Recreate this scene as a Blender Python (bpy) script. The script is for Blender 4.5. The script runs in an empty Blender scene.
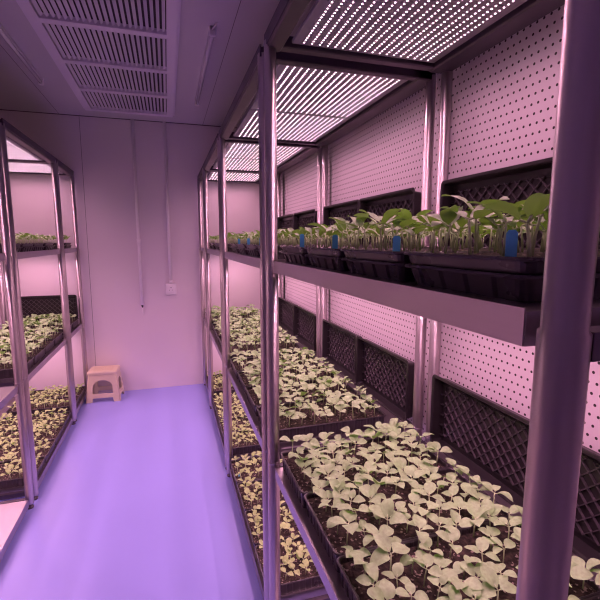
import bpy, math, random
from mathutils import Vector, Matrix, Euler
PI = math.pi
R = math.radians
col = bpy.context.scene.collection
sc = bpy.context.scene

# ------------------------------------------------------------------ place
A = 0.351            # right rack post line (x)
B = 0.865            # left rack post line is at x = -B
D = 0.685            # rack depth, post centre to post centre
PR = 0.0225          # post radius
HC = 1.618           # eye height
ZT, ZM, ZL, ZB = 2.272, 1.546, 0.787, 0.075      # shelf surfaces / top
WB = 4.835           # back wall
ZC = 2.834           # ceiling
RACKS = [(0.302, 1.176), (1.582, 1.214), (2.89, 1.17), (4.12, 0.655)]   # near post y, length

# ------------------------------------------------------------------ materials
def new_mat(name):
    m = bpy.data.materials.new(name); m.use_nodes = True
    nt = m.node_tree
    return m, nt, nt.nodes['Principled BSDF']

def mat(name, rgb, rough=.5, metal=0., coat=0., spec=.5, noise=0., scale=8., bump=0., bscale=60., stretch=None):
    m, nt, b = new_mat(name)
    b.inputs['Base Color'].default_value = (*rgb, 1)
    b.inputs['Roughness'].default_value = rough
    b.inputs['Metallic'].default_value = metal
    b.inputs['Coat Weight'].default_value = coat
    b.inputs['Specular IOR Level'].default_value = spec
    tc = nt.nodes.new('ShaderNodeTexCoord')
    mp = nt.nodes.new('ShaderNodeMapping')
    if stretch: mp.inputs['Scale'].default_value = stretch
    nt.links.new(tc.outputs['Object'], mp.inputs['Vector'])
    if noise:
        n = nt.nodes.new('ShaderNodeTexNoise'); n.inputs['Scale'].default_value = scale
        n.inputs['Detail'].default_value = 4
        nt.links.new(mp.outputs[0], n.inputs['Vector'])
        mx = nt.nodes.new('ShaderNodeMix'); mx.data_type = 'RGBA'
        mx.inputs['A'].default_value = (*[c*(1-noise) for c in rgb], 1)
        mx.inputs['B'].default_value = (*[min(1, c*(1+noise)) for c in rgb], 1)
        nt.links.new(n.outputs['Fac'], mx.inputs['Factor'])
        nt.links.new(mx.outputs['Result'], b.inputs['Base Color'])
        mr = nt.nodes.new('ShaderNodeMapRange')
        mr.inputs['To Min'].default_value = rough*.8; mr.inputs['To Max'].default_value = min(1, rough*1.25)
        nt.links.new(n.outputs['Fac'], mr.inputs['Value'])
        nt.links.new(mr.outputs[0], b.inputs['Roughness'])
    if bump:
        n2 = nt.nodes.new('ShaderNodeTexNoise'); n2.inputs['Scale'].default_value = bscale
        nt.links.new(mp.outputs[0], n2.inputs['Vector'])
        bp = nt.nodes.new('ShaderNodeBump'); bp.inputs['Strength'].default_value = bump
        bp.inputs['Distance'].default_value = .002
        nt.links.new(n2.outputs['Fac'], bp.inputs['Height']); nt.links.new(bp.outputs[0], b.inputs['Normal'])
    return m

M = {}
M['wall'] = mat('wall_panel', (.80, .74, .78), .45, noise=.03, scale=1.5)
M['ceiling'] = mat('ceiling_panel', (.62, .60, .64), .4, noise=.03, scale=1.2)
M['floor'] = mat('purple_floor', (.35, .38, .90), .30, spec=.4, noise=.05, scale=1.1, bump=.05, bscale=18)
M['steel'] = mat('stainless_steel', (.52, .46, .48), .31, metal=1., noise=.08, scale=3., stretch=(40, 40, .6))
M['steel_sheet'] = mat('brushed_steel_sheet', (.40, .36, .39), .30, metal=.9, noise=.08, scale=4, stretch=(10, 1, 10))
M['dark_steel'] = mat('dull_steel', (.12, .10, .13), .40, metal=.85, noise=.10, scale=9)
M['joint'] = mat('joint_line', (.10, .08, .10), .5)
M['black'] = mat('black_plastic', (.022, .018, .022), .32, spec=.5, noise=.15, scale=12)
M['black2'] = mat('black_tray_plastic', (.048, .040, .048), .28, spec=.6, noise=.2, scale=10)
M['lattice'] = mat('lattice_plastic', (.085, .07, .085), .28, spec=.7)
M['white_plastic'] = mat('white_plastic', (.95, .92, .94), .35)
M['vent'] = mat('vent_white', (.78, .74, .84), .4)
M['vent_shade'] = mat('vent_shade', (.03, .025, .03), .7)  # near-black colour standing in for the shade behind the vent slats
M['beige'] = mat('beige_plastic', (.74, .65, .47), .42, noise=.04, scale=6)
M['blue'] = mat('blue_tag', (.13, .60, 1.0), .4)
M['housing'] = mat('panel_housing', (.30, .28, .32), .4)
M['tube'] = mat('tube_glass', (.75, .74, .76), .15)
M['dark'] = mat('dark_cable', (.03, .03, .03), .5)
M['bin'] = mat('grey_tub', (.35, .33, .36), .4)

# light emitting chips
m, nt, b = new_mat('led_chip')
b.inputs['Base Color'].default_value = (.8, .8, .8, 1)
b.inputs['Emission Color'].default_value = (1, .62, .78, 1)
b.inputs['Emission Strength'].default_value = 12
M['led'] = m

# leaves
def leaf_mat(name, top, under, trans):
    m, nt, b = new_mat(name)
    geo = nt.nodes.new('ShaderNodeNewGeometry'); oi = nt.nodes.new('ShaderNodeObjectInfo')
    tc = nt.nodes.new('ShaderNodeTexCoord')
    n = nt.nodes.new('ShaderNodeTexNoise'); n.inputs['Scale'].default_value = 26; n.inputs['Detail'].default_value = 2
    nt.links.new(geo.outputs['Position'], n.inputs['Vector'])
    n2 = nt.nodes.new('ShaderNodeTexNoise'); n2.inputs['Scale'].default_value = 120; n2.inputs['Detail'].default_value = 3
    nt.links.new(geo.outputs['Position'], n2.inputs['Vector'])
    ramp = nt.nodes.new('ShaderNodeValToRGB')
    ramp.color_ramp.elements[0].position = .3; ramp.color_ramp.elements[1].position = .75
    ramp.color_ramp.elements[0].color = (*[c*.68 for c in top], 1)
    ramp.color_ramp.elements[1].color = (*[min(1, c*1.22) for c in top], 1)
    add = nt.nodes.new('ShaderNodeMath'); add.operation = 'MULTIPLY_ADD'
    add.inputs[1].default_value = .6; add.inputs[2].default_value = .0
    nt.links.new(n2.outputs['Fac'], add.inputs[0])
    add2 = nt.nodes.new('ShaderNodeMath'); add2.operation = 'MULTIPLY_ADD'; add2.inputs[1].default_value = .5
    nt.links.new(n.outputs['Fac'], add2.inputs[0]); nt.links.new(add.outputs[0], add2.inputs[2])
    nt.links.new(add2.outputs[0], ramp.inputs['Fac'])
    mx = nt.nodes.new('ShaderNodeMix'); mx.data_type = 'RGBA'
    nt.links.new(geo.outputs['Backfacing'], mx.inputs['Factor'])
    nt.links.new(ramp.outputs['Color'], mx.inputs['A']); mx.inputs['B'].default_value = (*under, 1)
    nt.links.new(mx.outputs['Result'], b.inputs['Base Color'])
    b.inputs['Roughness'].default_value = .48
    tr = nt.nodes.new('ShaderNodeBsdfTranslucent'); tr.inputs['Color'].default_value = (*trans, 1)
    ms = nt.nodes.new('ShaderNodeMixShader'); ms.inputs[0].default_value = .22
    nt.links.new(b.outputs[0], ms.inputs[1]); nt.links.new(tr.outputs[0], ms.inputs[2])
    nt.links.new(ms.outputs[0], nt.nodes['Material Output'].inputs['Surface'])
    return m
M['leaf_low'] = leaf_mat('pale_leaf', (.46, .68, .34), (.30, .48, .18), (.34, .70, .12))
M['leaf_mid'] = leaf_mat('green_leaf', (.50, .66, .40), (.26, .48, .11), (.34, .75, .07))
M['leaf_bot'] = leaf_mat('small_leaf', (.46, .60, .24), (.26, .46, .14), (.34, .7, .08))
M['stem'] = mat('pale_stem', (.58, .72, .40), .5)

# soil with pale flecks
m, nt, b = new_mat('seedling_soil')
tc = nt.nodes.new('ShaderNodeTexCoord')
v = nt.nodes.new('ShaderNodeTexVoronoi'); v.inputs['Scale'].default_value = 190
nt.links.new(tc.outputs['Object'], v.inputs['Vector'])
sep = nt.nodes.new('ShaderNodeSeparateColor'); nt.links.new(v.outputs['Color'], sep.inputs[0])
gt = nt.nodes.new('ShaderNodeMath'); gt.operation = 'GREATER_THAN'; gt.inputs[1].default_value = .94
nt.links.new(sep.outputs[0], gt.inputs[0])
n = nt.nodes.new('ShaderNodeTexNoise'); n.inputs['Scale'].default_value = 70; n.inputs['Detail'].default_value = 6
nt.links.new(tc.outputs['Object'], n.inputs['Vector'])
rp = nt.nodes.new('ShaderNodeValToRGB')
rp.color_ramp.elements[0].color = (.018, .012, .010, 1); rp.color_ramp.elements[1].color = (.10, .065, .055, 1)
rp.color_ramp.elements[0].position = .4; rp.color_ramp.elements[1].position = .75
nt.links.new(n.outputs['Fac'], rp.inputs['Fac'])
mx = nt.nodes.new('ShaderNodeMix'); mx.data_type = 'RGBA'
nt.links.new(gt.outputs[0], mx.inputs['Factor']); nt.links.new(rp.outputs['Color'], mx.inputs['A'])
mx.inputs['B'].default_value = (.34, .28, .24, 1)
nt.links.new(mx.outputs['Result'], b.inputs['Base Color']); b.inputs['Roughness'].default_value = .9
bp = nt.nodes.new('ShaderNodeBump'); bp.inputs['Distance'].default_value = .006; bp.inputs['Strength'].default_value = .8
nt.links.new(n.outputs['Fac'], bp.inputs['Height']); nt.links.new(bp.outputs[0], b.inputs['Normal'])
M['soil'] = m

# perforated board: a lattice of staggered round holes
m, nt, b = new_mat('perforated_board')
tc = nt.nodes.new('ShaderNodeTexCoord'); sx = nt.nodes.new('ShaderNodeSeparateXYZ')
nt.links.new(tc.outputs['Object'], sx.inputs[0])
def mth(op, a, bb=None):
    nd = nt.nodes.new('ShaderNodeMath'); nd.operation = op
    for i, q in enumerate((a, bb)):
        if q is None: continue
        if isinstance(q, (int, float)): nd.inputs[i].default_value = q
        else: nt.links.new(q, nd.inputs[i])
    return nd.outputs[0]
PY, PZ = .0255, .0297
rz = mth('DIVIDE', sx.outputs['Z'], PZ); row = mth('FLOOR', rz)
off = mth('MULTIPLY', mth('MODULO', row, 2), .5)
fu = mth('SUBTRACT', mth('FRACT', mth('ADD', mth('DIVIDE', sx.outputs['Y'], PY), off)), .5)
fv = mth('SUBTRACT', mth('FRACT', rz), .5)
du = mth('MULTIPLY', fu, PY); dv = mth('MULTIPLY', fv, PZ)
dist = mth('SQRT', mth('ADD', mth('MULTIPLY', du, du), mth('MULTIPLY', dv, dv)))
hole = mth('LESS_THAN', dist, .0043)
mx = nt.nodes.new('ShaderNodeMix'); mx.data_type = 'RGBA'
nt.links.new(hole, mx.inputs['Factor'])
mx.inputs['A'].default_value = (.74, .66, .72, 1); mx.inputs['B'].default_value = (.02, .012, .018, 1)
nt.links.new(mx.outputs['Result'], b.inputs['Base Color']); b.inputs['Roughness'].default_value = .4
M['peg'] = m

# ------------------------------------------------------------------ mesh builder
class MB:
    def __init__(s): s.v = []; s.f = []; s.mi = []; s.cur = 0; s.sm = []
    def add(s, vs, fs, smooth=False):
        k = len(s.v); s.v += [tuple(p) for p in vs]
        for f in fs: s.f.append(tuple(i+k for i in f)); s.mi.append(s.cur); s.sm.append(smooth)
    def box(s, x0, x1, y0, y1, z0, z1, mtx=None):
        vs = [Vector(p) for p in ((x0,y0,z0),(x1,y0,z0),(x1,y1,z0),(x0,y1,z0),(x0,y0,z1),(x1,y0,z1),(x1,y1,z1),(x0,y1,z1))]
        if mtx: vs = [mtx @ p for p in vs]
        s.add(vs, [(3,2,1,0),(4,5,6,7),(0,1,5,4),(1,2,6,5),(2,3,7,6),(3,0,4,7)])
    def bbox(s, x0, x1, y0, y1, z0, z1, b=.004):
        # box with chamfered vertical and horizontal edges
        rings = []
        for z, i in ((z0, b), (z0+b, 0), (z1-b, 0), (z1, b)):
            X0, X1, Y0, Y1 = x0+i, x1-i, y0+i, y1-i; c = b
            rings.append([(X0+c,Y0,z),(X1-c,Y0,z),(X1,Y0+c,z),(X1,Y1-c,z),(X1-c,Y1,z),(X0+c,Y1,z),(X0,Y1-c,z),(X0,Y0+c,z)])
        s.loft(rings, True, True)
    def loft(s, rings, cap0=False, cap1=False, smooth=False):
        n = len(rings[0]); vs = [p for r in rings for p in r]; fs = []
        for k in range(len(rings)-1):
            for i in range(n):
                j = (i+1) % n; fs.append((k*n+i, k*n+j, (k+1)*n+j, (k+1)*n+i))
        s.add(vs, fs, smooth)
        caps = []
        if cap0: caps.append(tuple(reversed(range(n))))
        if cap1: caps.append(tuple((len(rings)-1)*n+i for i in range(n)))
        if caps: s.add([], []); k = len(s.v)-len(vs); [ (s.f.append(tuple(i+k for i in c)), s.mi.append(s.cur), s.sm.append(False)) for c in caps ]
    def lathe(s, prof, cx=0, cy=0, n=16, smooth=True):
        rings = [[(cx+r*math.cos(2*PI*i/n), cy+r*math.sin(2*PI*i/n), z) for i in range(n)] for r, z in prof]
        s.loft(rings, True, True, smooth)
    def tube(s, pts, r, n=6, smooth=True, caps=True):
        pts = [Vector(p) for p in pts]; rs = r if isinstance(r, (list, tuple)) else [r]*len(pts)
        rings = []
        for i, p in enumerate(pts):
            t = (pts[min(i+1, len(pts)-1)]-pts[max(i-1, 0)]).normalized()
            a = Vector((1,0,0)) if abs(t.x) < .8 else Vector((0,1,0))
            u = t.cross(a).normalized(); w = t.cross(u)
            rings.append([p+(u*math.cos(2*PI*k/n)+w*math.sin(2*PI*k/n))*rs[i] for k in range(n)])
        # keep outward orientation
        s.loft([list(r_) for r_ in rings], caps, caps, smooth)
    def mesh(s, name, mats):
        me = bpy.data.meshes.new(name); me.from_pydata(s.v, [], s.f)
        for m_ in (mats if isinstance(mats, (list, tuple)) else [mats]): me.materials.append(m_)
        me.polygons.foreach_set('material_index', s.mi); me.polygons.foreach_set('use_smooth', s.sm)
        me.update(); return me
    def build(s, name, mats, parent=None, loc=None):
        o = bpy.data.objects.new(name, s.mesh(name, mats)); col.objects.link(o)
        if parent: o.parent = parent
        if loc: o.location = loc
        return o

def mesh_obj(name, me, parent=None, loc=None, rot=None, scale=None):
    o = bpy.data.objects.new(name, me); col.objects.link(o)
    if parent: o.parent = parent
    if loc: o.location = loc
    if rot: o.rotation_euler = rot
    if scale: o.scale = scale
    return o
def tag(o, label=None, cat=None, group=None, kind=None):
    if label: o['label'] = label
    if cat: o['category'] = cat
    if group: o['group'] = group
    if kind: o['kind'] = kind
    return o
def thing(name, label, cat, loc=(0,0,0), rz=0, group=None):
    o = bpy.data.objects.new(name, None); o.empty_display_size = .05; col.objects.link(o)
    o.location = loc; o.rotation_euler = (0, 0, rz)
    return tag(o, label, cat, group)
def copy_tree(o, parent=None):
    c = o.copy(); col.objects.link(c)
    if parent: c.parent = parent
    for ch in [k for k in ALLCH.get(o.name, [])]: copy_tree(ch, c)
    return c
ALLCH = {}
def reg(root):
    # remember the children of a prototype so copies need no scene search
    ALLCH[root.name] = list(root.children)
    for ch in root.children: reg(ch)
def struct(name, mb, m):
    o = mb.build(name, m); o['kind'] = 'structure'; return o

# ------------------------------------------------------------------ the room
XL, XR, YF = -1.68, 1.125, -2.2
q = MB(); q.box(XL-.1, XR+.1, YF-.1, WB+.1, -.1, 0); struct('floor', q, M['floor'])
q = MB(); q.box(XL-.1, XR+.1, YF-.1, WB+.1, ZC, ZC+.1); struct('ceiling', q, M['ceiling'])
q = MB(); q.box(XL-.1, XR+.1, WB, WB+.1, 0, ZC); struct('wall_back', q, M['wall'])
q = MB(); q.box(XL-.1, XR+.1, YF-.1, YF, 0, ZC); struct('wall_front', q, M['wall'])
q = MB(); q.box(XL-.1, XL, YF, WB, 0, ZC); struct('wall_left', q, M['wall'])
q = MB(); q.box(XR, XR+.1, YF, WB, 0, ZC); struct('wall_right', q, M['wall'])
# joints between the wall and ceiling panels
q = MB(); q.box(-.7765, -.7735, WB-.0012, WB+.001, 0, ZC); struct('trim_1', q, M['joint'])
q = MB(); q.box(.408, .411, YF, WB-.002, ZC-.0012, ZC+.001); struct('trim_2', q, M['joint'])
q = MB(); q.box(-.95, -.947, YF, WB-.002, ZC-.0012, ZC+.001); struct('trim_3', q, M['joint'])
q = MB(); q.box(XL, XR, WB-.006, WB, ZC-.006, ZC); struct('trim_4', q, M['joint'])

# ceiling air vent, five grilles in one frame
vx0, vx1, vy1, cl, vy0 = -.665, .10, 4.515, .56, 1.66
v0 = thing('ceiling_vent', 'long white slatted air vent set in the ceiling above the aisle', 'vent', ((vx0+vx1)/2, (vy0+vy1)/2, ZC))
ox, oy = (vx0+vx1)/2, (vy0+vy1)/2
q = MB()
q.box(vx0-ox, vx0+.055-ox, vy0-oy, vy1-oy, -.032, 0); q.box(vx1-.055-ox, vx1-ox, vy0-oy, vy1-oy, -.032, 0)
ys = [vy0] + [vy1-.055-cl*i for i in range(5, -1, -1)]
seps = [vy1-.055-cl*i for i in range(0, 6)]
for sy in seps:
    q.box(vx0+.055-ox, vx1-.055-ox, sy-.0-oy, sy+.055-oy, -.032, 0)
q.box(vx0-.018-ox, vx1+.018-ox, vy1-oy, vy1+.018-oy, -.012, 0)
q.box(vx0-.018-ox, vx0-ox, vy0-oy, vy1-oy, -.012, 0); q.box(vx1-ox, vx1+.018-ox, vy0-oy, vy1-oy, -.012, 0)
q.build('frame', M['vent'], v0)
for i in range(5):
    y0, y1 = seps[i+1]+.055, seps[i]
    q = MB(); nS = 22; w_ = (vx1-vx0-.11)
    for k in range(nS):
        cx = vx0+.055+w_*(k+.5)/nS-ox
        mt = Matrix.Translation((cx, 0, -.017)) @ Matrix.Rotation(R(-38), 4, 'Y')
        q.box(-.0100, .0100, y0-oy+.001, y1-oy-.001, -.001, .001, mt)
    g = q.build('grille', M['vent'], v0)
    q = MB(); q.box(vx0+.055-ox, vx1-.055-ox, y0-oy, y1-oy, -.0025, -.0005); bk = q.build('recess_shade', M['vent_shade'], g)  # flat dark sheet in place of the shaded recess above the slats

# ceiling tube lamps, off
def tube_lamp(x, y0, y1, label):
    t = thing('tube_lamp', label, 'lamp', (x, y0, ZC))
    L = y1-y0
    q = MB(); q.bbox(-.016, .016, 0, L, -.022, -.0005, .003); q.build('housing', M['ceiling'], t)
    q = MB(); q.tube([(0, .02, -.034), (0, L-.02, -.034)], .0125, 12); q.build('tube', M['tube'], t)
    for yy in (0, L-.024):
        q = MB(); q.bbox(-.019, .019, yy, yy+.024, -.052, -.0005, .004); q.build('end_cap', M['white_plastic'], t)
    q = MB(); q.tube([(0, -.001, -.02), (.012, -.03, -.012), (.02, -.05, -.004)], .005, 6); q.build('cable', M['white_plastic'], t)
tube_lamp(.297, 2.66, 4.02, 'thin unlit tube lamp on the ceiling right of the slatted vent')
tube_lamp(-.86, 2.5, 3.85, 'thin unlit tube lamp on the ceiling left of the slatted vent')

# conduits and the wall box on the back wall
t = thing('wall_conduit', 'white pipe down the back wall ending in a bare dark cable tip', 'pipe', (-.282, WB-.020, .94))
q = MB(); q.tube([(0,0,0), (-.003,0,.68), (-.006,0,ZC-.946)], .0155, 12); q.build('pipe', M['white_plastic'], t)
q = MB(); q.tube([(-.0028,0,.64), (-.0032,0,.70)], .0190, 12); q.build('coupling', M['white_plastic'], t)
q = MB(); q.tube([(0,0,.0), (0.002,0,-.012), (.004,0,-.028)], [.010,.010,.006], 8); q.build('cable_tip', M['dark'], t)['label'] = 'dark cable tip'
q = MB(); q.tube([(.004,0,-.028), (.003,.004,-.06), (.008,.006,-.10)], .004, 6); q.build('cable', M['white_plastic'], t)
t = thing('wall_conduit', 'white pipe down the back wall running into the square switch box', 'pipe', (.020, WB-.020, 1.166))
q = MB(); q.tube([(0,0,0), (-.001,0,ZC-1.172)], .0145, 12); q.build('pipe', M['white_plastic'], t)
q = MB(); q.tube([(0,0,.0), (0,0,.03)], .018, 12); q.build('coupling', M['white_plastic'], t)
t = thing('switch_box', 'square white switch box low on the back wall under a pipe', 'switch', (.020, WB, 1.10))
q = MB(); q.bbox(-.056, .056, -.034, -.0005, -.06, .06, .005); q.build('box', M['white_plastic'], t)
q = MB(); q.bbox(-.036, .036, -.040, -.034, -.034, .036, .002); q.build('cover_plate', M['white_plastic'], t)
q = MB(); q.box(-.009, .009, -.0415, -.040, .015, .019); q.box(-.018, -.015, -.0415, -.040, -.014, -.004); q.box(.015, .018, -.0415, -.040, -.014, -.004)
q.build('slots', M['dark'], t)

# ------------------------------------------------------------------ perforated boards on the right wall
NEAR = ['nearest', 'second', 'third', 'short far']
for i, (y0, L) in enumerate(RACKS):
    a0 = y0-.06; a1 = y0+L+.055
    q = MB(); q.box(0, .008, 0, a1-a0, 0, 2.30)
    o = q.build('perforated_board', M['peg'], None, (1.095, a0, .001))
    tag(o, 'pink-lit perforated board on the right wall behind the %s right rack' % NEAR[i], 'board', 'perforated boards along the right wall')

# ------------------------------------------------------------------ racks
def rack(L, label):
    t = thing('shelving_rack', label, 'rack', (0,0,0), 0, None)
    for x in (0, D):
        for y in (0, L):
            q = MB()
            q.lathe([(PR*.98, .03), (PR, .034), (PR, ZM-.012), (PR*.90, ZM-.010), (PR*.90, ZT-.004), (PR*.8, ZT)], x, y, 20)
            p = q.build('post', M['steel'], t)
            q = MB(); q.lathe([(PR*1.00, ZL+.002), (PR*1.05, ZL+.004), (PR*1.05, ZL+.009), (PR*1.0, ZL+.011)], x, y, 20); q.build('collar', M['steel'], p)
            q = MB(); q.lathe([(.017, 0), (.019, .003), (.019, .012), (.008, .014), (.008, .03)], x, y, 14); q.build('foot', M['dark_steel'], p)
    for z, nm in ((ZM, 'shelf'), (ZL, 'shelf'), (ZB, 'shelf')):
        ya, yb = .042, L-.042
        xa, xb = -.004, D+.004
        q = MB(); th = .0015
        q.box(xa, xb, ya, yb, z-th, z)
        lip = .036 if z > .5 else .045
        q.box(xa-.0015, xa, ya, yb, z-lip, z+.004); q.box(xb, xb+.0015, ya, yb, z-lip, z+.004)
        q.box(xa, xb, ya-.0015, ya, z-lip, z+.0005); q.box(xa, xb, yb, yb+.0015, z-lip, z+.0005)
        q.box(xa, xa+.012, ya, yb, z-lip, z-lip+.0012); q.box(xb-.012, xb, ya, yb, z-lip, z-lip+.0012)
        q.box(xa+.05, xb-.05, (ya+yb)/2-.02, (ya+yb)/2+.02, z-.02, z-th)
        sh = q.build('shelf', M['steel_sheet'], t)
        for yy in (-.012, L-.012):
            q = MB(); q.box(PR+.001, D-PR-.001, yy, yy+.024, z-.040, z-.012)
            q.build('cross_rail', M['dark_steel'], t)
    # top frame
    q = MB()
    zt0, zt1 = ZT-.022, ZT+.018
    for y in (0, L):
        q.bbox(.0, D, y-.018, y+.018, zt0, zt1, .004)
    q.bbox(-.012, .040, -.018, L+.018, zt0-.004, zt1+.002, .005)
    q.bbox(D-.070, D+.012, -.018, L+.018, zt0-.004, zt1+.002, .005)
    q.box(-.016, -.010, -.018, L+.018, zt0+.006, zt1+.006)
    q.build('top_frame', M['dark_steel'], t)
    reg(t)
    return t

# light panels: a plate with rows of small chips
def led_mesh(Ly, pitch, s, ymarg=.02):
    q = MB(); n = int((Ly-2*ymarg)/pitch)
    for x in (0.,):
        for k in range(n+1):
            y = ymarg+(Ly-2*ymarg)*k/n
            q.add([(x+s*math.cos(PI*j/3), y+s*math.sin(PI*j/3), 0) for j in range(6)], [(5,4,3,2,1,0)])
    return q
def make_panel(Ly, key, s=.0027):
    wdt = .54
    q = MB(); q.bbox(0, wdt, 0, Ly, 0, .012, .002)
    pm = q.mesh('panel_plate', M['housing'])
    lm = led_mesh(Ly, .0162, s).mesh('chips', M['led'])
    # slim aluminium carriers between rows
    return pm, lm
PANELS = {}
LAMP = {}
for nm_, e_ in (('top', 1.0), ('shelf', 1.3)):
    ld = bpy.data.lights.new('row_lamp_'+nm_, 'SPOT'); ld.energy = 1.05*e_; ld.spot_size = R(160); ld.spot_blend = 1.; ld.shadow_soft_size = 0.
    ld.color = (1, .445, .63); LAMP[nm_] = ld
def light_panel(x, y, z, Ly, label, group, power='top'):
    k = round(Ly, 3)
    if k not in PANELS: PANELS[k] = make_panel(Ly, k)
    pm, lm = PANELS[k]
    t = thing('grow_light_panel', label, 'light', (x, y, z), 0, group)
    mesh_obj('backing_plate', pm, t)
    # the light the rows give off: a grid of small downward lamps just under the plate
    for a_ in range(3):
        for b_ in range(4):
            lo = bpy.data.objects.new('row_lamp', LAMP[power]); col.objects.link(lo); lo.parent = t
            lo.location = (.54*(a_+.5)/3, Ly*(b_+.5)/4, -.006)
            lo.scale = (1, 1, 1)
    for r_ in range(18): mesh_obj('chip_row', lm, t, (.037+.0274*r_, 0, -.0008))
    return t
SH = {'top': ZT-.012, 'mid': ZM-.034, 'low': ZL-.034}
SHN = {'top': 'top frame', 'mid': 'middle shelf', 'low': 'lower shelf'}
def rack_lights(side, i, y0, L, levels=('top', 'mid', 'low')):
    x = (A+.066) if side == 'right' else (-B-.066-.54)
    rn = '%s %s rack' % (NEAR[i], side)
    if L > 1: spans = [(y0+.030, (L-.06)/2-.004, 'near'), (y0+.030+(L-.06)/2+.004, (L-.06)/2-.004, 'far')]
    else: spans = [(y0+.030, L-.06, 'only')]
    for lv in levels:
        for ys_, Ly, nf in spans:
            light_panel(x, ys_, SH[lv], round(Ly, 3), '%s light panel under the %s, %s' % (nf, SHN[lv], rn),
                        'grow light panels on the racks', 'top' if lv == 'top' else 'shelf')
done = {}
for i, (y0, L) in enumerate(RACKS):
    lab = ['nearest right steel rack with three planted shelves, its front post cut by the photo edge',
           'second steel rack from the camera on the right of the aisle',
           'third steel rack from the camera on the right of the aisle',
           'short steel rack at the far end of the right row'][i]
    t = rack(L, lab); t.location = (A, y0, 0); t['group'] = 'steel racks along the aisle'
    rack_lights('right', i, y0, L)
for i, (y0, L) in enumerate(RACKS):
    if i == 0: continue
    lab = [None, 'nearest left steel rack, mostly outside the view',
           'long steel rack left of the aisle with trays on its lower shelves',
           'short steel rack on the left beside the beige stool'][i]
    t = rack(L, lab); t.location = (-B, y0+L, 0); t.rotation_euler = (0, 0, PI); t['group'] = 'steel racks along the aisle'
    rack_lights('left', i, y0, L)

# ------------------------------------------------------------------ trays
def rrect(hx, hy, r, n=4, pleat=0., pp=.03, nom=None):
    pts = []
    for cx, cy, a0 in ((hx-r, hy-r, 0), (-hx+r, hy-r, 90), (-hx+r, -hy+r, 180), (hx-r, -hy+r, 270)):
        for k in range(n+1):
            a = R(a0+90*k/n); pts.append((cx+r*math.cos(a), cy+r*math.sin(a)))
    if pleat:
        out = []
        m_ = len(pts)
        for i in range(m_):
            p, p2 = Vector(pts[i]), Vector(pts[(i+1) % m_])
            d = (p2-p); out.append(tuple(p))
            if d.length > .05:
                nseg = max(1, int(round((nom[0] if abs(d.x) > abs(d.y) else nom[1])/pp))); nrm = Vector((d.y, -d.x)).normalized()
                u = d/nseg
                for k in range(nseg):
                    s0 = p+u*k
                    for f, o_ in ((.30, 0), (.38, 1), (.62, 1), (.70, 0)):
                        out.append(tuple(s0+u*f-nrm*pleat*o_))
        pts = out
    return pts
def tray_mesh(name, sx, sy, h, taper, rim, m, pleat=0., pp=.036, depth=None, lat=False):
    q = MB(); t_ = .0018
    def ring(ins, z, pl=0): 
        hx, hy = sx/2-ins, sy/2-ins
        return [(x, y, z) for x, y in rrect(hx, hy, max(.004, .018-ins*.3), 4, 1e-6+pl, pp, (sx-.05, sy-.05))]
    fl = .002 if depth is None else h-depth
    rings = [ring(rim+taper, 0, pleat), ring(rim+taper*.1, h-.006, pleat), ring(rim*.9, h-.004, 0), ring(.0012, h-.005), ring(0, h-.003), ring(.0015, h),
             ring(rim*.8, h), ring(rim+t_, h-.003, pleat), ring(rim+taper+t_, fl, pleat)]
    q.loft(rings, True, True)
    if lat:
        ins = rim+taper+t_; hx, hy = sx/2-ins-.022, sy/2-ins-.022; z0 = fl
        for k in (-1, 1): # border bars
            q.box(-hx, hx, k*hy-.003, k*hy+.003, z0, z0+.005); q.box(k*hx-.003, k*hx+.003, -hy, hy, z0, z0+.005)
        stp = .045
        for sg in (1, -1):
            c = -(hx+hy)
            while c < hx+hy:
                # line y = sg*x*1.0 + c clipped to the rectangle
                P = []
                for x in (-hx, hx):
                    y = sg*x+c
                    if -hy <= y <= hy: P.append((x, y))
                for y in (-hy, hy):
                    x = (y-c)*sg
                    if -hx <= x <= hx: P.append((x, y))
                if len(P) >= 2:
                    a_, b_ = Vector((*P[0], 0)), Vector((*P[-1], 0))
                    if (b_-a_).length > .01:
                        dd = (b_-a_).normalized(); n_ = Vector((-dd.y, dd.x, 0))*.0013
                        zz = z0+.0075+(.0003 if sg > 0 else 0)
                        vs = [a_-n_, b_-n_, b_+n_, a_+n_]
                        q.cur = 1
                        q.add([(*v_.xy, z0) for v_ in vs]+[(*v_.xy, zz) for v_ in vs],
                              [(4,5,6,7),(0,1,5,4),(1,2,6,5),(2,3,7,6),(3,0,4,7)])
                        q.cur = 0
                c += stp
        # ribs on the inside of the short ends and the lower side
        for k in range(6):
            y = -hy+(2*hy)*k/5
            for s_ in (-1, 1):
                q.box(s_*(hx+.006)-.0015 if s_ > 0 else -(sx/2-rim-.004), (sx/2-rim-.004) if s_ > 0 else -(hx+.006)+.0015, y-.0012, y+.0012, z0, z0+.012)
    return q.mesh(name, m)
TW, TL = .277, .545          # along the aisle, across the rack
T_SHELF = tray_mesh('flat_tray', TL, TW, .060, .004, .006, M['black2'], .0018, .03)
T_CELL = tray_mesh('cell_tray', TL, .270, .020, .004, .006, M['black2'], 0, .03)
T_DEEP = tray_mesh('deep_tray', TL+.004, .268, .033, .010, .007, M['black2'], .004, .055)
T_MESH = tray_mesh('lattice_tray', .555, .298, .050, .006, .012, [M['black'], M['lattice']], 0, .05, depth=.042, lat=True)
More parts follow.
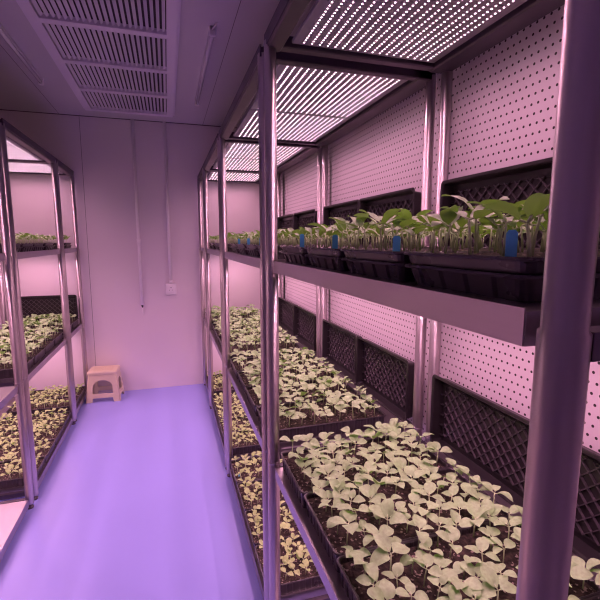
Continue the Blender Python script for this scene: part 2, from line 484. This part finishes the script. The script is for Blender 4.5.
def soil_mesh(sx, sy, name='soil', seed=1):
    rnd = random.Random(seed); q = MB(); nx, ny = 44, 22
    vs = [(-sx/2+sx*i/nx, -sy/2+sy*j/ny, (rnd.random()-.5)*.004 if 0 < i < nx and 0 < j < ny else -.004) for i in range(nx+1) for j in range(ny+1)]
    q.add(vs, [(i*(ny+1)+j, (i+1)*(ny+1)+j, (i+1)*(ny+1)+j+1, i*(ny+1)+j+1) for i in range(nx) for j in range(ny)], True)
    return q.mesh(name, M['soil'])
SOIL = soil_mesh(TL-.022, TW-.022)
SOIL2 = soil_mesh(TL-.018, .270-.018, 'soil', 2)
# raised plastic dividers between the cells of a shelf tray
q = MB()
CELLM = None

# ------------------------------------------------------------------ seedlings
def leaf_grid(L, W, droop, cup, fold, n=7, m_=4, heart=0., wav=0., rnd=None):
    """leaf along +x starting at origin, returns verts, faces"""
    vs = []; fs = []
    ph = rnd.random()*6 if rnd else 0
    for i in range(n+1):
        t = i/n
        w = W*.5*(math.sin(PI*min(1, t**.78))**.62 if 0 < t < 1 else .0)
        if i == 0: w = W*.04
        if i == n: w = W*.015
        z0 = L*(cup*math.sin(t*PI*.5)-droop*t*t)
        for j in range(-m_, m_+1):
            u = j/m_
            x = L*t - heart*L*(1-t)**3*abs(u)*1.2
            y = w*u
            z = z0+fold*w*abs(u)**1.3 + wav*L*math.sin(ph+t*7+u*2)*abs(u)
            vs.append((x, y, z))
    k = 2*m_+1
    for i in range(n):
        for j in range(k-1):
            fs.append((i*k+j, (i+1)*k+j, (i+1)*k+j+1, i*k+j+1))
    return vs, fs
def xf(vs, mt): return [mt @ Vector(p) for p in vs]
class Proto: pass
def make_seedling(kind, seed):
    rnd = random.Random(seed); P = Proto(); P.kind = kind; P.leaves = []; P.lean = rnd.uniform(-.01, .01)
    if kind == 'low':  h, L, W, dr, fo = rnd.uniform(.034, .056), .041, .034, .34, .22
    elif kind == 'mid': h, L, W, dr, fo = rnd.uniform(.028, .044), .044, .021, .30, .30
    else: h, L, W, dr, fo = rnd.uniform(.026, .036), .036, .026, .28, .18
    sm = MB(); tip = Vector((rnd.uniform(-.006, .006), rnd.uniform(-.006, .006), h))
    sm.tube([(0,0,.001), (tip.x*.3, tip.y*.3, h*.5), tuple(tip)], [.0019, .0016, .0014], 6, caps=True)
    a0 = rnd.random()*2*PI
    specs = []
    # two seed leaves
    up = {'low': .18, 'mid': .42, 'bot': .30}[kind]
    for s_ in (0, 1):
        specs.append((a0+PI*s_+rnd.uniform(-.25, .25), rnd.uniform(.85, 1.1), up+rnd.uniform(-.30, .30), .006, 0))
    # first true leaf or two
    nt_ = {'low': rnd.choice([1, 1, 2]), 'mid': rnd.choice([0, 1]), 'bot': rnd.choice([0, 1])}[kind]
    for k in range(nt_):
        specs.append((a0+PI/2+PI*k+rnd.uniform(-.4, .4), rnd.uniform(.55, .95), rnd.uniform(.25, .7), .012, .35))
    for az, sc_, pit, pet, heart in specs:
        vs, fs = leaf_grid(L*sc_, W*sc_*(1.08 if heart else 1), dr*rnd.uniform(.5, 1.5), rnd.uniform(.05, .25), fo*rnd.uniform(.4, 1.6), heart=heart*.5, wav=.035, rnd=rnd)
        mt = Matrix.Rotation(az, 4, 'Z') @ Matrix.Rotation(-pit, 4, 'Y') @ Matrix.Rotation(rnd.uniform(-.35, .35), 4, 'X') @ Matrix.Translation((pet, 0, 0))
        # petiole
        e = mt @ Vector((0.001, 0, 0))
        sm.tube([tuple(tip), tuple(tip+e*.6+Vector((0,0,-.0002))), tuple(tip+e)], .0012, 5)
        lv = MB(); lv.add([p+tip for p in xf(vs, mt)], fs, True)
        P.leaves.append(lv)
    P.stem = sm
    P.stem_me = sm.mesh('stem', M['stem'])
    P.leaf_me = [l_.mesh('leaf', M['leaf_'+kind]) for l_ in P.leaves]
    return P
PROT = {k: [make_seedling(k, 100*j+7*len(k)+hash_) for j, hash_ in zip(range(n), range(11, 11+n))] for k, n in (('low', 14), ('mid', 12), ('bot', 8))}

CANDS = []        # every seedling: (score, kind, proto index, x, y, z, rot, scale, label, group)
cyaw, cpit, FPX = R(17.111), R(7.872), 427.609
Fv = Vector((math.sin(cyaw)*math.cos(cpit), math.cos(cyaw)*math.cos(cpit), -math.sin(cpit)))
Rv = Vector((math.cos(cyaw), -math.sin(cyaw), 0)); Uv = Rv.cross(Fv)
def project(p):
    v_ = Vector(p)-Vector((0, 0, HC)); d = v_.dot(Fv)
    if d < .05: return None
    return 300+FPX*v_.dot(Rv)/d, 300-FPX*v_.dot(Uv)/d, d
ORD = ['nearest', 'second', 'third', 'fourth']
rng = random.Random(5)
def plant_tray(cx, cy, z, kind, label, group, sx, sy, nx=10, ny=5, skip=.04, occl=1., grow=1.):
    for i in range(nx):
        for j in range(ny):
            if rng.random() < skip: continue
            x = cx-sx/2+sx*(i+.5)/nx+rng.uniform(-.007, .007); y = cy-sy/2+sy*(j+.5)/ny+rng.uniform(-.007, .007)
            pr = project((x, y, z+.05))
            s_ = rng.uniform(.75, 1.15)*grow; rot = rng.random()*2*PI; pi_ = rng.randrange(len(PROT[kind]))
            front = (x-A) if x > 0 else (-x-B)
            size = {'low': 1., 'mid': 1.1, 'bot': .7}[kind]
            sco = -1
            if pr and -15 < pr[0] < 600 and -15 < pr[1] < 612:
                sco = size*s_/pr[2]
                if kind == 'mid' and front > .26: sco *= .45
                if x < 0: sco *= .8
                sco *= occl
            CANDS.append((sco, kind, pi_, x, y, z, rot, s_, label, group))

def tray(name, me, soil, zs, cx, cy, z, label, cat, group):
    t = thing(name, label, cat, (cx, cy, z), 0, group)
    mesh_obj('tray_body', me, t)
    if soil: mesh_obj('soil', soil, t, (0, 0, zs))
    return t
def place_shelf(side, i, y0, L, lv):
    n = 4 if L > 1 else 2
    step = (L-.07)/n if L > 1 else .281
    ymid0 = y0+L/2-step*(n-1)/2
    rn = '%s %s rack' % (NEAR[i], side)
    # the fore-and-aft offset seen in the photo
    for k in range(n):
        cy = ymid0+step*k
        if L < 1: cy -= .010
        if side == 'left' and i < 2: continue
        if lv == 'mid' and i == 0: cy = .375+.272*(k+.5)
        fr = {'mid': .027, 'low': .013, 'bot': -.002}[lv]
        cx = (A+fr+TL/2) if side == 'right' else -(B+fr+TL/2)
        cx += rng.uniform(-.003, .003)
        o_ = ORD[k] if n == 4 else ['nearer', 'farther'][k]
        if lv == 'mid':
            tray('deep_tray', T_DEEP, None, 0, cx, cy, ZM+.0004, 'deep black tray under the %s planted tray on the middle shelf, %s' % (o_, rn), 'tray', 'deep trays on the middle shelves')
            tray('seedling_tray', T_CELL, SOIL2, .017, cx-.004, cy, ZM+.0340, '%s black tray of tall seedlings on the middle shelf, %s' % (o_, rn), 'tray', 'seedling trays on the middle shelves')
            lab = 'tall green seedling in the %s tray on the middle shelf, %s' % (o_, rn)
            plant_tray(cx-.004, cy, ZM+.0340+.017, 'mid', lab, 'middle shelf seedlings, %s tray, %s' % (o_, rn), TL-.03, TW-.02, 11, 5, .05, 1., {0: 1.3, 1: 1.15}.get(k, 1.) if i == 0 else 1.)
        elif lv == 'low':
            tray('seedling_tray', T_SHELF, SOIL, .050, cx, cy, ZL+.0004, '%s black tray of pale seedlings on the lower shelf, %s' % (o_, rn), 'tray', 'seedling trays on the lower shelves')
            lab = 'pale broad-leaved seedling in the %s tray on the lower shelf, %s' % (o_, rn)
            plant_tray(cx, cy, ZL+.050, 'low', lab, 'lower shelf seedlings, %s tray, %s' % (o_, rn), TL-.03, TW-.02, 9, 5, .07)
        else:
            tray('seedling_tray', T_SHELF, SOIL, .050, cx, cy, ZB+.0004, '%s black tray of small seedlings on the bottom shelf, %s' % (o_, rn), 'tray', 'seedling trays on the bottom shelves')
            lab = 'small seedling in the %s tray on the bottom shelf, %s' % (o_, rn)
            plant_tray(cx, cy, ZB+.050, 'bot', lab, 'bottom shelf seedlings, %s tray, %s' % (o_, rn), TL-.03, TW-.02, 10, 5, .08)
for i, (y0, L) in enumerate(RACKS):
    for lv in ('mid', 'low', 'bot'):
        if i == 0 and lv == 'bot': continue
        place_shelf('right', i, y0, L, lv)
        if i >= 2: place_shelf('left', i, y0, L, lv)

# seedlings: the 300 that show largest as individuals, the remainder as one object
CANDS.sort(key=lambda c: -c[0])
rest = CANDS[300:]
for c in CANDS[:300]:
    _, kind, pi_, x, y, z, rot, s_, lab, grp = c
    P = PROT[kind][pi_]
    t = thing('seedling', lab, 'seedling', (x, y, z), rot, grp); t.scale = (s_, s_, s_)
    mesh_obj('stem', P.stem_me, t)
    for lm in P.leaf_me: mesh_obj('leaf', lm, t)
big = MB(); order = {'stem': 0, 'low': 1, 'mid': 2, 'bot': 3}
for c in rest:
    sco, kind, pi_, x, y, z, rot, s_, lab, grp = c
    P = PROT[kind][pi_]; ca, sa = math.cos(rot)*s_, math.sin(rot)*s_
    for part, mi in [(P.stem, 0)]+[(l_, order[kind]) for l_ in P.leaves]:
        big.cur = mi
        vs = [(x+p[0]*ca-p[1]*sa, y+p[0]*sa+p[1]*ca, z+p[2]*s_) for p in part.v]
        big.add(vs, part.f, True)
o = big.build('seedlings', [M['stem'], M['leaf_low'], M['leaf_mid'], M['leaf_bot']])
tag(o, 'mass of smaller and farther seedlings growing in the trays on all racks', 'seedlings', None, 'stuff')

# ------------------------------------------------------------------ lattice trays standing on edge at the back of the shelves
def stand_tray(x, y, z, label, rz=0):
    # opening faces -x, long side along y
    t = thing('lattice_tray', label, 'tray', (x, y, z), rz, 'lattice trays standing at the back of the shelves')
    o = mesh_obj('tray_body', T_MESH, t)
    o.matrix_local = Matrix.Translation((.0, 0, .149)) @ Matrix(((0,0,-1,0),(1,0,0,0),(0,-1,0,0),(0,0,0,1)))
    return t
for i, (y0, L) in enumerate(RACKS):
    for z, sn in ((ZM, 'middle'), (ZL, 'lower')):
        rn = NEAR[i]+' right rack'
        zz = z+.0005
        if L > 1:
            stand_tray(A+D+.0+.022, y0+L/2-.2805, zz, 'nearer empty black lattice tray standing behind seedlings, %s shelf, %s' % (sn, rn))
            stand_tray(A+D+.0+.022, y0+L/2+.2805, zz, 'farther empty black lattice tray standing behind seedlings, %s shelf, %s' % (sn, rn))
        else:
            stand_tray(A+D+.0+.022, y0+L/2, zz, 'empty black lattice tray standing behind seedlings, %s shelf, %s' % (sn, rn))


# ------------------------------------------------------------------ blue plant tags
def ptag(x, y, z, h, label, m='blue', rz=0., w=.0135, tilt=0.):
    q = MB(); c = w/2
    ring = lambda yy: [(-c, yy, -.006), (c, yy, -.006), (c, yy, h-.004), (c*.6, yy, h), (-c*.6, yy, h), (-c, yy, h-.004)]
    q.loft([ring(-.0006), ring(.0006)], True, True)
    o = q.build('plant_tag', M[m], None, (x, y, z)); o.rotation_euler = (R(tilt), 0, rz)
    tag(o, label, 'tag', 'plant tags in the trays'); return o
zt_ = ZM+.0340+.017
FX = A+.042
for y, h, lab in ((.418, .034, 'blue plant tag nearest the camera at the middle shelf edge'),
                  (.688, .030, 'second blue plant tag along the middle shelf edge, nearest rack'),
                  (.985, .036, 'third blue plant tag along the middle shelf edge, nearest rack'),
                  (1.255, .042, 'fourth blue plant tag on the middle shelf, just right of the double post'),
                  (1.86, .036, 'blue plant tag just left of the double post on the middle shelf'),
                  (2.16, .034, 'blue plant tag in the second rack middle shelf, between the posts'),
                  (2.46, .034, 'faint blue plant tag farthest along the second rack middle shelf')):
    ptag(FX, y, zt_, h, lab, rz=R(-20))
ptag(A+.062, 1.165, ZL+.05, .022, 'small blue tag in soil of the farthest lower shelf tray, nearest rack', rz=R(10))
ptag(A+.050, 1.80, ZL+.05, .020, 'small pale tag in the lower shelf tray left of the double post', 'white_plastic', rz=R(10))
ptag(A+.03, 2.56, ZB+.05, .020, 'small blue tag at the aisle edge of a bottom shelf tray', rz=R(30))

# ------------------------------------------------------------------ beige stool
def stool(x, y, rz):
    t = thing('step_stool', 'beige plastic step stool with arched sides against the back wall', 'stool', (x, y, 0), rz)
    Hs, wb, wt, db, dt = .315, .315, .245, .25, .19
    def plate(hw_b, hw_t, off_b, off_t, axis):
        # side panel with an arched window, a bar and feet; u across, v up
        outer = [(-hw_b, 0), (-hw_b*.66, 0), (-hw_b*.60, .045), (hw_b*.60, .045), (hw_b*.66, 0), (hw_b, 0), (hw_t, Hs-.03), (-hw_t, Hs-.03)]
        ww, v0_, v1_ = hw_b*.62, .085, .15
        inner = [(-ww, v0_), (-ww*.98, v1_)]+[(-ww*.98*math.cos(PI*k/10), v1_+.075*math.sin(PI*k/10)) for k in range(1, 10)]+[(ww*.98, v1_), (ww, v0_)]
        cu = bpy.data.curves.new('tmp', 'CURVE'); cu.dimensions = '2D'; cu.fill_mode = 'BOTH'; cu.extrude = .005; cu.bevel_depth = .0015
        for pts in (outer, inner):
            sp = cu.splines.new('POLY'); sp.points.add(len(pts)-1); sp.use_cyclic_u = True
            for p_, (u_, v_) in zip(sp.points, pts): p_.co = (u_, v_, 0, 1)
        ob = bpy.data.objects.new('tmp', cu); col.objects.link(ob)
        dg = bpy.context.evaluated_depsgraph_get(); me = bpy.data.meshes.new_from_object(ob.evaluated_get(dg))
        bpy.data.objects.remove(ob); bpy.data.curves.remove(cu)
        for v_ in me.vertices:
            u_, w_, e_ = v_.co
            f = w_/Hs; o_ = off_b+(off_t-off_b)*f+e_
            v_.co = (u_, o_, w_) if axis == 0 else (o_, u_, w_)
        me.materials.clear(); me.materials.append(M['beige']); me.name = 'side_panel'
        return me
    for s_ in (-1, 1):
        mesh_obj('side_panel', plate(wb/2, wt/2, s_*db/2, s_*dt/2, 0), t)
        mesh_obj('side_panel', plate(db/2, dt/2, s_*wb/2, s_*wt/2, 1), t)
    q = MB()
    def rr(hx, hy, z): return [(a_, b_, z) for a_, b_ in rrect(hx, hy, .03, 5)]
    q.loft([rr(wt/2-.002, dt/2-.002, Hs-.045), rr(wt/2+.018, dt/2+.018, Hs-.034), rr(wt/2+.02, dt/2+.02, Hs-.012), rr(wt/2+.014, dt/2+.014, Hs-.002), rr(wt/2+.0, dt/2+.0, Hs), rr(wt/2-.012, dt/2-.012, Hs-.002)], True, True, False)
    for k in range(5):
        q.box(-wt/2+.03, wt/2-.03, -dt/2+.03+k*.028, -dt/2+.036+k*.028, Hs-.003, Hs+.0005)
    q.build('seat', M['beige'], t)
stool(-.675, 4.68, R(-4))

# things at the far end of the left lower shelf
t = thing('lattice_tray', 'dark empty tray standing on edge at the far end of the left lower shelf', 'tray', (-1.165, 4.738, ZL+.0005), 0)
o = mesh_obj('tray_body', T_MESH, t); o.matrix_local = Matrix.Translation((0, 0, .149)) @ Matrix(((1,0,0,0),(0,0,-1,0),(0,1,0,0),(0,0,0,1)))
o.matrix_local = Matrix.Translation((0, .022, .149)) @ Matrix(((1,0,0,0),(0,0,-1,0),(0,1,0,0),(0,0,0,1)))

# ------------------------------------------------------------------ light, camera, view
w = bpy.data.worlds.new('World'); sc.world = w; w.use_nodes = True
w.node_tree.nodes['Background'].inputs[0].default_value = (.5, .4, .6, 1)
w.node_tree.nodes['Background'].inputs[1].default_value = .0
cam = bpy.data.cameras.new('Camera'); co = bpy.data.objects.new('Camera', cam); col.objects.link(co)
cam.sensor_width = 36; cam.sensor_fit = 'HORIZONTAL'; cam.lens = 36*FPX/600; cam.clip_start = .02
co.location = (0, 0, HC)
co.rotation_euler = Matrix((( Rv.x, Uv.x, -Fv.x), (Rv.y, Uv.y, -Fv.y), (Rv.z, Uv.z, -Fv.z))).to_euler()
sc.camera = co
sc.view_settings.view_transform = 'Standard'; sc.view_settings.look = 'None'
sc.view_settings.gamma = 1; sc.view_settings.exposure = 0
sc.view_settings.use_curve_mapping = False
sc.cycles.max_bounces = 8; sc.cycles.diffuse_bounces = 5; sc.cycles.glossy_bounces = 4
sc.cycles.use_light_tree = True
sc.cycles.pixel_filter_type = 'BLACKMAN_HARRIS'; sc.cycles.filter_width = 1.2
sc.cycles.sample_clamp_indirect = 6
